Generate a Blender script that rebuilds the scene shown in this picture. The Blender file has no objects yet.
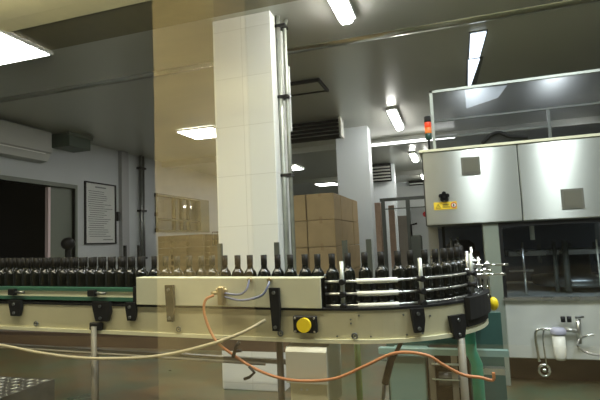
import bpy, math, random
from mathutils import Vector, Matrix
from math import sin, cos, pi, radians as R
random.seed(7)
S = bpy.context.scene
COL = S.collection

# ---------------------------------------------------------------- camera
cam_d = bpy.data.cameras.new('camera'); cam = bpy.data.objects.new('camera', cam_d); COL.objects.link(cam)
cam_d.sensor_width = 36; cam_d.lens = 28.8; cam_d.clip_start = .02; cam_d.clip_end = 200
yw, pt, ro = R(17.4), R(5.12), R(2.5)
fw = Vector((-sin(yw)*cos(pt), cos(yw)*cos(pt), sin(pt)))
r0 = Vector((cos(yw), sin(yw), 0)); u0 = r0.cross(fw)
rt = cos(ro)*r0 - sin(ro)*u0; up = sin(ro)*r0 + cos(ro)*u0
M = Matrix((rt, up, -fw)).transposed().to_4x4(); M.translation = Vector((0, 0, 1.43))
cam.matrix_world = M
S.camera = cam

# ---------------------------------------------------------------- world, exposure
W = bpy.data.worlds.new('world'); S.world = W; W.use_nodes = True
W.node_tree.nodes['Background'].inputs[0].default_value = (.75, .85, 1, 1)
W.node_tree.nodes['Background'].inputs[1].default_value = .02
S.view_settings.view_transform = 'Standard'; S.view_settings.look = 'None'
S.view_settings.gamma = 1; S.view_settings.exposure = 0.0; S.view_settings.use_curve_mapping = False
S.cycles.use_denoising = True
S.cycles.max_bounces = 8; S.cycles.transparent_max_bounces = 12
S.cycles.sample_clamp_indirect = 6

TUBE = 60.0      # radiance of the fluorescent diffusers
PANEL = 22.0     # radiance of the square ceiling panels

def area(name, loc, rot, sx, sy, power, col):
    d = bpy.data.lights.new(name, 'AREA'); d.shape = 'RECTANGLE'; d.size = sx; d.size_y = sy
    d.energy = power; d.color = col
    o = bpy.data.objects.new(name, d); COL.objects.link(o); o.location = loc; o.rotation_euler = rot
    return o
# ceiling lamps of the bay right in front of the window, above the frame, plus an added uplight
area('lamp_above_conveyor', (-1.8, 1.5, 3.45), (R(-12), 0, 0), 3.4, .3, 190, (1, .94, .76))
area('ceiling_uplight_fill', (-3.3, 2.3, 3.42), (R(180), 0, 0), 2.6, .25, 75, (1, .94, .76))  # unseen fill added to brighten the cream ceiling
area('lamp_above_machine', (.44, 2.5, 3.70), (0, 0, 0), .13, 1.0, 85, (.84, .93, 1))
area('lamp_above_machine', (1.55, 2.5, 3.70), (0, 0, 0), .13, 1.0, 100, (.84, .93, 1))
# unseen spot added to brighten the gallery's timber panel for its reflection
def spot(name, loc, target, power, size, col):
    d = bpy.data.lights.new(name, 'SPOT'); d.energy = power; d.spot_size = R(size); d.spot_blend = .6
    d.color = col; d.shadow_soft_size = .1
    o = bpy.data.objects.new(name, d); COL.objects.link(o); o.location = loc
    o.rotation_euler = (Vector(target)-Vector(loc)).to_track_quat('-Z', 'Y').to_euler()
spot('gallery_panel_fill', (-2.2, .2, 3.3), (-2.15, -2.6, 1.9), 600, 100, (1, .88, .62))

area('gallery_dado_fill', (-1.0, -1.3, .12), (R(-80), 0, 0), 3.6, .1, 4.5, (1, .85, .6))  # unseen light added so the low brown panelling reflects in the glass

# ---------------------------------------------------------------- helpers
class MB:
    def __init__(s): s.v = []; s.f = []; s.sm = []
    def add(s, vs, fs, smooth=False):
        n = len(s.v); s.v += [tuple(v) for v in vs]
        s.f += [tuple(n+i for i in f) for f in fs]; s.sm += [smooth]*len(fs); return s
    def box(s, x0, x1, y0, y1, z0, z1, c=0):
        if c <= 0:
            vs = [(x, y, z) for x in (x0, x1) for y in (y0, y1) for z in (z0, z1)]
            return s.add(vs, [(0,1,3,2),(4,6,7,5),(0,4,5,1),(2,3,7,6),(0,2,6,4),(1,5,7,3)])
        # chamfered box
        vs = []; idx = {}
        xs, ys, zs = (x0, x1), (y0, y1), (z0, z1)
        for i in (0,1):
            for j in (0,1):
                for k in (0,1):
                    sx, sy, sz = (c if i == 0 else -c), (c if j == 0 else -c), (c if k == 0 else -c)
                    idx[i,j,k] = len(vs)
                    vs += [(xs[i], ys[j]+sy, zs[k]+sz), (xs[i]+sx, ys[j], zs[k]+sz), (xs[i]+sx, ys[j]+sy, zs[k])]
        g = lambda i,j,k,a: idx[i,j,k]+a
        fs = []
        for i in (0,1):
            q = [g(i,0,0,0), g(i,1,0,0), g(i,1,1,0), g(i,0,1,0)]; fs.append(q if i else q[::-1])
            q = [g(0,i,0,1), g(0,i,1,1), g(1,i,1,1), g(1,i,0,1)]; fs.append(q if i else q[::-1])
            q = [g(0,0,i,2), g(1,0,i,2), g(1,1,i,2), g(0,1,i,2)]; fs.append(q if i else q[::-1])
        for i in (0,1):
            for j in (0,1):
                q = [g(i,j,0,0), g(i,j,1,0), g(i,j,1,1), g(i,j,0,1)]; fs.append(q)
                q = [g(i,0,j,0), g(i,1,j,0), g(i,1,j,2), g(i,0,j,2)]; fs.append(q)
                q = [g(0,i,j,1), g(1,i,j,1), g(1,i,j,2), g(0,i,j,2)]; fs.append(q)
                for k in (0,1): fs.append([g(i,j,k,0), g(i,j,k,1), g(i,j,k,2)])
        return s.add(vs, fs)
    def tube(s, pts, r, n=8, smooth=True, cap=True):
        P = [Vector(p) for p in pts]; rings = []
        rr = r if isinstance(r, (list, tuple)) else [r]*len(P)
        ref = None
        vs = []
        for i, p in enumerate(P):
            t = (P[min(i+1, len(P)-1)] - P[max(i-1, 0)]).normalized()
            if ref is None:
                ref = Vector((0,0,1)) if abs(t.z) < .9 else Vector((1,0,0))
            a = (ref - t*ref.dot(t)).normalized(); b = t.cross(a); ref = a
            for k in range(n):
                th = 2*pi*k/n; vs.append(p + (a*cos(th)+b*sin(th))*rr[i])
        fs = [(i*n+k, i*n+(k+1) % n, (i+1)*n+(k+1) % n, (i+1)*n+k) for i in range(len(P)-1) for k in range(n)]
        s.add(vs, fs, smooth)
        if cap:
            m = len(P)-1
            s.add(vs[:n], [tuple(range(n))[::-1]]); s.add(vs[m*n:], [tuple(range(n))])
        return s
    def curve(s, pts, r, n=8, sub=8):
        return s.tube(smooth_path(pts, sub), r, n)
    def lathe(s, prof, c=(0,0,0), n=20, smooth=True):
        vs = [(c[0]+r*cos(2*pi*k/n), c[1]+r*sin(2*pi*k/n), c[2]+z) for r, z in prof for k in range(n)]
        fs = [(i*n+k, i*n+(k+1) % n, (i+1)*n+(k+1) % n, (i+1)*n+k) for i in range(len(prof)-1) for k in range(n)]
        s.add(vs, fs, smooth)
        return s
    def sweep(s, path, o0, o1, z0, z1, closed=True):
        """rectangle swept along a level path; o = offset to the outer side"""
        P = [Vector((p[0], p[1], 0)) for p in path]; vs = []
        for i, p in enumerate(P):
            t = (P[min(i+1, len(P)-1)] - P[max(i-1, 0)]).normalized()
            nrm = Vector((t.y, -t.x, 0))
            for o, z in ((o0, z0), (o1, z0), (o1, z1), (o0, z1)):
                q = p + nrm*o; vs.append((q.x, q.y, z))
        m = len(P)
        fs = [(i*4+k, i*4+(k+1) % 4, i*4+4+(k+1) % 4, i*4+4+k) for i in range(m-1) for k in range(4)]
        fs += [(0,1,2,3), (m*4-1, m*4-2, m*4-3, m*4-4)]
        return s.add(vs, fs)
    def prism(s, poly, a0, a1, axis='Y'):
        def mk(p, a): return {'X': (a, p[0], p[1]), 'Y': (p[0], a, p[1]), 'Z': (p[0], p[1], a)}[axis]
        n = len(poly); vs = [mk(p, a0) for p in poly]+[mk(p, a1) for p in poly]
        fs = [tuple(range(n))[::-1], tuple(range(n, 2*n))]+[(i, (i+1) % n, n+(i+1) % n, n+i) for i in range(n)]
        return s.add(vs, fs)
    def ball(s, c, r, sx=1, sy=1, sz=1, n=16, m=10):
        prof = [(c[0], c[1], c[2])]
        vs = []; 
        for i in range(m+1):
            ph = pi*i/m
            for k in range(n):
                th = 2*pi*k/n
                vs.append((c[0]+r*sx*sin(ph)*cos(th), c[1]+r*sy*sin(ph)*sin(th), c[2]-r*sz*cos(ph)))
        fs = [(i*n+k, i*n+(k+1) % n, (i+1)*n+(k+1) % n, (i+1)*n+k) for i in range(m) for k in range(n)]
        return s.add(vs, fs, True)
    def build(s, name, mat, parent=None):
        if parent is None:
            xs = [v[0] for v in s.v]; ys = [v[1] for v in s.v]; zs = [v[2] for v in s.v]
            org = Vector(((min(xs)+max(xs))/2, (min(ys)+max(ys))/2, min(zs)))
        else: org = wl(parent)
        me = bpy.data.meshes.new(name)
        me.from_pydata([tuple(Vector(v)-org) for v in s.v], [], s.f)
        me.polygons.foreach_set('use_smooth', s.sm)
        me.materials.append(MAT[mat] if isinstance(mat, str) else mat)
        me.validate(); 
        import bmesh
        b = bmesh.new(); b.from_mesh(me); bmesh.ops.remove_doubles(b, verts=b.verts, dist=1e-6)
        bmesh.ops.recalc_face_normals(b, faces=b.faces); b.to_mesh(me); b.free()
        o = bpy.data.objects.new(name, me); COL.objects.link(o)
        if parent is None: o.location = org
        else: o.parent = parent
        return o
def wl(o):
    v = Vector((0,0,0))
    while o: v += o.location; o = o.parent
    return v
def smooth_path(pts, sub=8):
    P = [Vector(p) for p in pts]; out = []
    for i in range(len(P)-1):
        p0, p1, p2, p3 = P[max(i-1,0)], P[i], P[i+1], P[min(i+2, len(P)-1)]
        for k in range(sub):
            t = k/sub
            out.append(.5*((2*p1)+(p2-p0)*t+(2*p0-5*p1+4*p2-p3)*t*t+(3*p1-p0-3*p2+p3)*t**3))
    out.append(P[-1]); return out
def tag(o, label=None, cat=None, group=None, kind=None):
    if label: o['label'] = label
    if cat: o['category'] = cat
    if group: o['group'] = group
    if kind: o['kind'] = kind
    return o
def thing(name, loc, label, cat, group=None):
    o = bpy.data.objects.new(name, None); o.empty_display_size = .1; COL.objects.link(o); o.location = loc
    return tag(o, label, cat, group)
def struct(name, mb, mat, parent=None):
    o = mb.build(name, mat, parent)
    if parent is None: o['kind'] = 'structure'
    return o
def copy_tree(o, parent=None):
    c = o.copy(); COL.objects.link(c)
    if parent: c.parent = parent
    for ch in list(o.children): copy_tree(ch, c)
    return c

# ---------------------------------------------------------------- materials
MAT = {}
def mat(name, col, rough=.5, metal=0, emit=None, estr=0, noise=0, nscale=8, spec=.5, bump=0, stretch=(1,1,1), trans=0, col2=None, coat=0):
    m = bpy.data.materials.new(name); m.use_nodes = True; nt = m.node_tree; N = nt.nodes; L = nt.links
    b = N['Principled BSDF']
    b.inputs['Base Color'].default_value = (*col, 1); b.inputs['Roughness'].default_value = rough
    b.inputs['Metallic'].default_value = metal; b.inputs['Specular IOR Level'].default_value = spec
    b.inputs['Transmission Weight'].default_value = trans; b.inputs['Coat Weight'].default_value = coat
    if emit:
        b.inputs['Emission Color'].default_value = (*emit, 1); b.inputs['Emission Strength'].default_value = estr
    if noise or bump:
        tc = N.new('ShaderNodeTexCoord'); mp = N.new('ShaderNodeMapping'); mp.inputs['Scale'].default_value = stretch
        nz = N.new('ShaderNodeTexNoise'); nz.inputs['Scale'].default_value = nscale; nz.inputs['Detail'].default_value = 5
        L.new(tc.outputs['Object'], mp.inputs['Vector']); L.new(mp.outputs['Vector'], nz.inputs['Vector'])
        if noise:
            cr = N.new('ShaderNodeMix'); cr.data_type = 'RGBA'
            c2 = col2 if col2 else tuple(max(0, c*(1-noise)) for c in col)
            cr.inputs['A'].default_value = (*c2, 1); cr.inputs['B'].default_value = (*[min(1, c*(1+noise*.5)) for c in col], 1)
            rp = N.new('ShaderNodeMapRange'); rp.inputs['From Min'].default_value = .3; rp.inputs['From Max'].default_value = .7
            L.new(nz.outputs['Fac'], rp.inputs['Value']); L.new(rp.outputs['Result'], cr.inputs['Factor'])
            L.new(cr.outputs['Result'], b.inputs['Base Color'])
            r2 = N.new('ShaderNodeMapRange'); r2.inputs['To Min'].default_value = max(0, rough-.07); r2.inputs['To Max'].default_value = min(1, rough+.07)
            L.new(nz.outputs['Fac'], r2.inputs['Value']); L.new(r2.outputs['Result'], b.inputs['Roughness'])
        if bump:
            bp = N.new('ShaderNodeBump'); bp.inputs['Strength'].default_value = bump; bp.inputs['Distance'].default_value = .02
            L.new(nz.outputs['Fac'], bp.inputs['Height']); L.new(bp.outputs['Normal'], b.inputs['Normal'])
    MAT[name] = m; return m
mat('ceiling_metal', (.56,.57,.51), .31, .50)
mat('ceiling_cream', (.78,.72,.46), .6, noise=.05)
mat('ceiling_olive', (.22,.20,.12), .35, .3, noise=.1)
mat('ridge_metal', (.74,.74,.62), .16, .85)
mat('wall_white', (.44,.47,.48), .55, noise=.05, nscale=2)
mat('wall_grey', (.30,.31,.31), .5)
mat('wall_far', (.72,.76,.74), .5)
mat('floor_paint', (.13,.085,.04), .3, noise=.35, nscale=2, col2=(.06,.11,.07))
mat('trim_dark', (.075,.085,.07), .4)
mat('trim_green', (.13,.15,.12), .5)
mat('black', (.010,.010,.010), .45, spec=.25)
mat('black_rough', (.012,.012,.011), .75, spec=.2)
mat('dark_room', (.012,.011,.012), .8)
mat('gallery_dark', (.012,.012,.010), .9)
mat('gallery_brown', (.27,.20,.10), .7, noise=.4, nscale=3, stretch=(1,1,4))
mat('tan_wood', (.70,.58,.29), .6, noise=.28, nscale=2.5, stretch=(1,1,5))
mat('galvanized', (.42,.44,.38), .42, .6, noise=.2)
mat('leg_paint', (.17,.16,.12), .5, .2)
mat('steel', (.62,.62,.58), .28, .95, noise=.12, nscale=5)
mat('steel_dark', (.20,.21,.20), .35, .9, noise=.2)
mat('chrome', (.8,.8,.78), .12, 1)
mat('cabinet_steel', (.70,.71,.63), .28, .95)
_n = MAT['cabinet_steel'].node_tree; _t = _n.nodes.new('ShaderNodeTangent'); _t.direction_type = 'RADIAL'; _t.axis = 'Z'
_p = _n.nodes['Principled BSDF']; _p.inputs['Anisotropic'].default_value = .9; _p.inputs['Anisotropic Rotation'].default_value = 0.25
_n.links.new(_t.outputs[0], _p.inputs['Tangent'])
mat('lower_steel', (.72,.74,.68), .4, .45, noise=.12, nscale=3)
mat('fascia', (.57,.53,.34), .42, .3, noise=.10, nscale=4)
mat('cream_plate', (.66,.65,.47), .42, .35, noise=.06, nscale=5)
mat('cream_lip', (.72,.70,.48), .4, .2)
mat('green_rail', (.035,.12,.075), .4)
mat('sleeve_white', (.82,.82,.70), .5)
mat('yellow', (.85,.62,.01), .45)
mat('orange_hose', (.40,.15,.05), .45)
mat('blue_hose', (.16,.18,.26), .35)
mat('cream_hose', (.46,.41,.27), .45)
mat('brass', (.45,.36,.20), .35, .8)
mat('green_pipe', (.03,.28,.17), .4)
mat('leaf_pipe', (.17,.26,.07), .4)
mat('post_green', (.22,.25,.20), .45)
mat('teal', (.03,.085,.07), .45, noise=.15)
mat('teal_light', (.17,.27,.23), .45)
mat('navy', (.11,.13,.17), .3)
mat('brown_dark', (.07,.045,.03), .6)
mat('carton', (.37,.27,.135), .8, noise=.12, nscale=5)
mat('carton_pale', (.36,.25,.17), .8, noise=.1)
mat('tape', (.30,.20,.09), .35)
mat('pallet_wood', (.15,.10,.045), .8, noise=.3, nscale=6)
mat('grey_box', (.22,.23,.24), .6)
mat('white_paint', (.75,.77,.75), .4)
mat('paper', (.50,.52,.50), .7)
mat('ink', (.16,.17,.17), .8)
mat('filter_white', (.80,.79,.68), .4)
mat('filter_cap', (.40,.40,.48), .4)
mat('vent_grey', (.16,.155,.12), .6, .2)
mat('red', (.55,.02,.02), .4)
mat('louver', (.50,.51,.46), .4, .3)
mat('copper', (.30,.13,.07), .5)
mat('bottle_glass', (.004,.005,.003), .10, spec=.42)
mat('tube_light', (1,1,1), .5, emit=(1,.98,.95), estr=TUBE)
mat('panel_light', (1,1,1), .5, emit=(1,.98,.93), estr=PANEL)
mat('blue_light', (1,1,1), .5, emit=(.72,.82,1), estr=3)
mat('corridor_fill_glow', (1,1,1), .5, emit=(1,.97,.98), estr=22)  # glow of the added corridor tube
mat('beam_edge_glow', (1,1,1), .5, emit=(1,.98,.95), estr=5)  # glow painted onto the lit beam edge
mat('signal_red', (.5,.03,.01), .3, emit=(1,.08,.01), estr=.6)
mat('signal_orange', (.5,.12,.02), .3, emit=(1,.28,.06), estr=.5)
mat('signal_green', (.01,.05,.03), .3)
mat('glare_patch', (.85,.87,.86), .25)  # painted lamp glare on the hood glass

def tile_mat():
    m = bpy.data.materials.new('column_tile'); m.use_nodes = True; nt = m.node_tree; N = nt.nodes; L = nt.links
    b = N['Principled BSDF']; b.inputs['Roughness'].default_value = .22
    tc = N.new('ShaderNodeTexCoord'); mp = N.new('ShaderNodeMapping')
    mp.inputs['Rotation'].default_value = (R(90), 0, 0)
    mp.inputs['Location'].default_value = (.0, .07, 0)
    br = N.new('ShaderNodeTexBrick'); br.offset = 0; br.inputs['Scale'].default_value = 1
    br.inputs['Brick Width'].default_value = .35; br.inputs['Row Height'].default_value = .52
    br.inputs['Mortar Size'].default_value = .0025; br.inputs['Color1'].default_value = (.74,.75,.70,1); br.inputs['Color2'].default_value = (.78,.79,.74,1)
    br.inputs['Mortar'].default_value = (.60,.60,.54,1)
    L.new(tc.outputs['Object'], mp.inputs['Vector']); L.new(mp.outputs['Vector'], br.inputs['Vector'])
    L.new(br.outputs['Color'], b.inputs['Base Color']); MAT['column_tile'] = m
tile_mat()
mat('column_paint', (.66,.71,.72), .3)
def glass_mat(name, fac, tint, rough=0):
    m = bpy.data.materials.new(name); m.use_nodes = True; nt = m.node_tree; N = nt.nodes; L = nt.links
    N.remove(N['Principled BSDF'])
    t = N.new('ShaderNodeBsdfTransparent'); t.inputs[0].default_value = (*tint, 1)
    g = N.new('ShaderNodeBsdfGlossy'); g.inputs['Roughness'].default_value = rough; g.inputs[0].default_value = (1,1,1,1)
    x = N.new('ShaderNodeMixShader'); x.inputs[0].default_value = fac
    L.new(t.outputs[0], x.inputs[1]); L.new(g.outputs[0], x.inputs[2]); L.new(x.outputs[0], N['Material Output'].inputs[0])
    MAT[name] = m
glass_mat('window_glass', .13, (.97,.98,.96))
glass_mat('hood_glass', .04, (.60,.62,.66), .2)
glass_mat('machine_glass', .12, (.75,.80,.85), .02)

# ================================================================= SETTING
H = 3.85
# hall shell
b = MB(); b.box(-9.5, 9, .55, 27, -.1, 0); struct('floor', b, 'floor_paint')
b = MB(); b.box(-7.6, 9, 4.42, 27, H, H+.1); struct('ceiling', b, 'ceiling_metal')
b = MB(); b.box(-7.6, 9, .75, 3.84, H-.02, H+.1); struct('ceiling', b, 'ceiling_cream')
b = MB(); b.box(-7.6, 9, 3.84, 4.42, H, H+.1); struct('ceiling', b, 'ceiling_olive')
# flat rounded ridge added to the metal ceiling to catch lamp streaks
b = MB()
prof = [(5.50+.20*i/12, H-.015*sin(pi*i/12)) for i in range(13)]+[(5.70, H+.02), (5.50, H+.02)]
b.prism(prof, -7.6, 9, 'X'); b.sm = [True]*len(b.sm)
struct('trim_1', b, 'ridge_metal')
b = MB(); b.box(-7.6, 9, 11.5, 11.8, 3.70, H); struct('trim_2', b, 'ceiling_metal')
b = MB(); b.box(-7.6, 9, 17.5, 17.8, 3.70, H); struct('trim_3', b, 'ceiling_metal')
# left wall with doorway and window
b = MB()
dy0, dy1, dz = 5.0, 8.25, 2.79; wy0, wy1, wz0, wz1 = 11.15, 14.1, 1.9, 2.95
b.box(-7.75, -7.6, .75, dy0, 0, H+.1); b.box(-7.75, -7.6, dy0, dy1, dz, H+.1)
b.box(-7.75, -7.6, dy1, wy0, 0, H+.1); b.box(-7.75, -7.6, wy0, wy1, 0, wz0); b.box(-7.75, -7.6, wy0, wy1, wz1, H+.1)
b.box(-7.75, -7.6, wy1, 27, 0, H+.1)
struct('wall_left', b, 'wall_white')
b = MB(); b.box(9, 9.15, .75, 27, 0, H+.1); struct('wall_right', b, 'wall_grey')
b = MB(); b.box(-9.5, 9.15, 27, 27.15, 0, H+.1); struct('wall_back', b, 'wall_far')
# window wall between gallery and hall
b = MB()
gx0, gx1, gz0, gz1 = -3.4, 2.4, .25, 3.45
b.box(-9.5, gx0, .58, .75, 0, H+.1); b.box(gx1, 9.15, .58, .75, 0, H+.1)
b.box(gx0, gx1, .58, .75, 0, gz0); b.box(gx0, gx1, .58, .75, gz1, H+.1)
struct('wall_front', b, 'wall_grey')
win = MB(); f_ = .05
win.box(gx0, gx0+f_, .58, .66, gz0, gz1); win.box(gx1-f_, gx1, .58, .66, gz0, gz1)
win.box(gx0+f_, gx1-f_, .58, .66, gz0, gz0+f_); win.box(gx0+f_, gx1-f_, .58, .66, gz1-f_, gz1)
wo = struct('window_1', win, 'trim_dark')
b = MB(); b.box(gx0+f_, gx1-f_, .60, .6005, gz0+f_, gz1-f_)
# a single sheet
g = MB(); g.add([(gx0+f_, .60, gz0+f_), (gx1-f_, .60, gz0+f_), (gx1-f_, .60, gz1-f_), (gx0+f_, .60, gz1-f_)], [(0,1,2,3)])
g.build('window_glass', 'window_glass', wo)
# viewing gallery behind the camera (seen mirrored in the glass)
b = MB(); b.box(-5, 4.5, -2.75, .58, -.1, 0); struct('floor', b, 'gallery_dark')
b = MB(); b.box(-5, 4.5, -2.75, .58, H+.1, H+.2); struct('ceiling', b, 'gallery_dark')
b = MB(); b.box(-5, 4.5, -2.75, -2.6, 0, H+.1); struct('wall_rear', b, 'gallery_dark')
b = MB(); b.box(-5.15, -5, -2.75, .58, 0, H+.1); struct('wall_rear_left', b, 'gallery_dark')
b = MB(); b.box(4.5, 4.65, -2.75, .58, 0, H+.1); struct('wall_rear_right', b, 'gallery_dark')
b = MB(); b.box(-2.556, -1.92, -2.60, -2.56, .0, H+.1); struct('trim_4', b, 'tan_wood')
b = MB(); b.box(-1.92, -1.62, -2.60, -2.565, .0, H+.1); struct('trim_9', b, 'gallery_brown')
b = MB(); b.box(-5, -2.556, -2.60, -2.55, 0, .64); b.box(-1.62, 4.5, -2.6, -2.55, 0, .64); struct('trim_5', b, 'gallery_brown')

# ---- doorway with dark room, door leaf
b = MB()
b.box(-7.76, -7.58, dy0-.08, dy0, 0, dz+.08); b.box(-7.76, -7.58, dy1, dy1+.06, 0, dz+.08); b.box(-7.76, -7.58, dy0, dy1, dz, dz+.08)
struct('trim_6', b, 'trim_green')
b = MB(); b.box(-7.72, -7.67, 7.66, dy1, .01, dz); d1 = struct('door_1', b, 'trim_green')
b = MB(); b.box(-7.73, -7.655, 7.60, 7.66, .01, dz-.02); o = b.build('door_edge', mat('mauve_edge', (.62,.50,.52), .4), d1); o['label'] = 'pale mauve door edge'
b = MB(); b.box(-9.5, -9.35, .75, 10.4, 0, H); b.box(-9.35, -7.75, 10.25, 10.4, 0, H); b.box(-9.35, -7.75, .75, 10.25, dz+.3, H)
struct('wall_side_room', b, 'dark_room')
# corridor behind the far window
b = MB(); b.box(-9.5, -9.4, 10.45, 27, 0, H); b.box(-9.4, -7.75, 10.45, 27, H-.1, H); struct('wall_outer_left', b, 'wall_white')
# far window
b = MB(); e = .06
b.box(-7.72, -7.56, wy0, wy0+e, wz0, wz1); b.box(-7.72, -7.56, wy1-.55, wy1, wz0, wz1)
b.box(-7.72, -7.56, wy0+e, wy1-.55, wz0, wz0+e); b.box(-7.72, -7.56, wy0+e, wy1-.55, wz1-e, wz1)
for y in (12.15, 12.55, 12.95): b.box(-7.70, -7.60, y-.03, y+.03, wz0+e, wz1-e)
b.box(-7.70, -7.60, wy0+e, wy1-.55, 2.22, 2.27)
w2 = struct('window_2', b, 'trim_dark')
g = MB(); g.add([(-7.66, wy0+e, wz0+e), (-7.66, wy1-.55, wz0+e), (-7.66, wy1-.55, wz1-e), (-7.66, wy0+e, wz1-e)], [(0,1,2,3)])
g.build('window_pane', 'machine_glass', w2)
for z in (2.90, 2.38, 1.95):
    q = MB(); q.box(-7.58, -7.52, wy0-.06, wy0+.02, z-.06, z+.04); q.build('hinge', 'black', w2)
# pilaster and dark service duct on the left wall
b = MB(); b.box(-7.6, -7.5, 9.66, 9.92, 0, H); struct('trim_7', b, 'wall_grey')

# ---- white tiled columns
for i, Y in enumerate((4.5, 10.0, 15.5, 21.0)):
    dx = .08 if i == 1 else 0
    b = MB(); b.box(-2.35+dx+(.035 if i == 0 else 0), -1.65+dx, Y, Y+.4, 0, H-.0, .006)
    o = tag(b.build('tiled_column' if i == 0 else 'column', 'column_tile' if i == 0 else 'column_paint'),
        ['white tiled column nearest the window, rising behind the bottles', 'white column behind the stack of brown cartons, second from the window',
         'narrow white column seen left of the dark green doorway frame', 'farthest white column, partly hidden behind the nearer ones'][i], 'column')
# ================================================================= LIGHTS
def pendant(x, y, z, lx, ly, label):
    t = thing('pendant_light', (x, y, z), label, 'ceiling light')
    b = MB(); b.box(x-lx/2-.03, x+lx/2+.03, y-ly/2-.03, y+ly/2+.03, z+.004, z+.03); b.build('housing', 'white_paint', t)
    for sx in (-1, 1):
        b = MB(); b.tube([(x+sx*lx*.4, y, z+.03), (x+sx*lx*.4, y, H-.022)], .004, 6); b.build('suspension_rod', 'steel_dark', t)
pendant(-1.8, 1.5, 3.45, 3.4, .3, 'long pendant lamp over the near side of the conveyor, above the frame')
pendant(.44, 2.5, 3.70, .12, 1.0, 'pendant lamp in front of the left cabinet door, above the frame')
pendant(1.55, 2.5, 3.70, .12, 1.0, 'pendant lamp in front of the right cabinet door, above the frame')
t = thing('uplight_fill_tray', (-3.3, 2.3, 3.38), 'unseen tray added under the fill light that brightens the cream ceiling beam', 'ceiling light')  # tray added to carry the uplight fill
b = MB(); b.box(-4.65, -1.95, 2.15, 2.45, 3.385, 3.41); b.build('tray', 'white_paint', t)
for x in (-4.5, -2.1):
    b = MB(); b.tube([(x, 2.44, 3.41), (x, 2.44, H-.022)], .004, 6); b.build('suspension_rod', 'steel_dark', t)
def fixture(x, y, L, label, group, w=.13):
    t = thing('fluorescent_fixture', (x, y, H-.02), label, 'ceiling light', group)
    b = MB(); b.box(x-w/2-.03, x+w/2+.03, y-L/2-.02, y+L/2+.02, H-.055, H); b.build('housing', 'white_paint', t)
    b = MB(); b.box(x-w/2, x+w/2, y-L/2, y+L/2, H-.115, H-.055, .02); b.build('diffuser', 'tube_light', t)
    return t
G1 = 'fluorescent ceiling lights in the middle row'
LB = ['bright fluorescent ceiling light nearest the window, cut by the top of the frame', 'bright fluorescent ceiling light glowing right of the white carton column',
      'small distant fluorescent ceiling light just left of the signal tower', 'fluorescent ceiling light far back, above the doorway frame', 'farthest fluorescent ceiling light at the end of the row']
for i, y in enumerate((4.28, 9.55, 14.3, 19.2, 24.0)): fixture(-.92, y, 1.25 if i != 1 else 1.5, LB[i], G1)
fixture(-.62, 15.2, 1.2, 'fluorescent light beside the distant one, closest to the signal tower', G1)
for i, (x, y) in enumerate(((3.2, 4.6), (3.2, 9.5), (6.5, 6.5))):
    fixture(x, y, 1.25, ['fluorescent ceiling light over the right side of the hall, outside the frame', 'second fluorescent light over the right side of the hall', 'fluorescent ceiling light by the right wall'][i], 'fluorescent ceiling lights right of the frame')
PL = ['square bright ceiling panel at upper left, in front of the tiled column', 'square bright ceiling panel beside the left edge of the tiled column', 'small bright ceiling panel just right of the column pipes', 'farthest bright ceiling panel above the brown cartons']
for i, y in enumerate((4.05, 8.9, 14.4, 19.3)):
    x = -4.85
    t = thing('ceiling_panel_light', (x, y, H-.04), PL[i], 'ceiling light', 'square ceiling light panels in the left row')
    b = MB(); s_ = .42
    b.box(x-s_, x+s_, y-s_, y-s_+.03, H-.04, H-.005); b.box(x-s_, x+s_, y+s_-.03, y+s_, H-.04, H-.005)
    b.box(x-s_, x-s_+.03, y-s_+.03, y+s_-.03, H-.04, H-.005); b.box(x+s_-.03, x+s_, y-s_+.03, y+s_-.03, H-.04, H-.005)
    b.build('frame', 'white_paint', t)
    b = MB(); b.box(x-s_+.03, x+s_-.03, y-s_+.03, y+s_-.03, H-.045, H-.01); b.build('diffuser', 'panel_light', t)
for i, (y0, y1) in enumerate(((5.95, 6.75), (6.85, 8.0))):
    t = thing('ceiling_panel_light', (.45, y0, H-.03), ['bluish ceiling light strip above the machine hood, nearer of the two', 'bluish ceiling light strip ending at the hood edge, farther of the two'][i], 'ceiling light', 'bluish ceiling strips above the machine')
    b = MB(); b.prism([(.37, y0), (.545-.03*i, y0), (.51-.07*i, y1), (.38+.02*i, y1)], H-.03, H-.012, 'Z'); b.build('diffuser', 'blue_light', t)
    b = MB(); b.prism([(.35, y0-.03), (.565, y0-.03), (.525, y1+.03), (.36, y1+.03)], H-.012, H, 'Z'); b.build('frame', 'steel_dark', t)
# glowing strip standing in for the brightly lit beam edge
t = thing('lit_beam_edge', (-1.1, 11.44, 3.72), 'long thin glowing strip standing in for the lit beam edge between column and signal tower', 'ceiling light')
b = MB(); b.tube([(-1.75, 11.44, 3.70), (.2, 11.44, 3.70)], .03, 10); b.build('tube', 'beam_edge_glow', t)
b = MB(); b.box(-1.8, .25, 11.42, 11.5, 3.73, 3.78); b.build('batten', 'white_paint', t)  # backing bar of the glowing beam edge strip
# tube added to brighten the corridor behind the panes
t = thing('corridor_fill', (-8.6, 12.6, 3.6), 'glowing tube added to brighten the corridor behind the far left window', 'ceiling light')
b = MB(); b.tube([(-8.9, 11.9, 3.66), (-8.9, 13.4, 3.66)], .04, 8); b.build('tube', 'corridor_fill_glow', t)
b = MB(); b.box(-8.95, -8.85, 11.8, 13.5, 3.69, 3.74); b.build('batten', 'white_paint', t)

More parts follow.
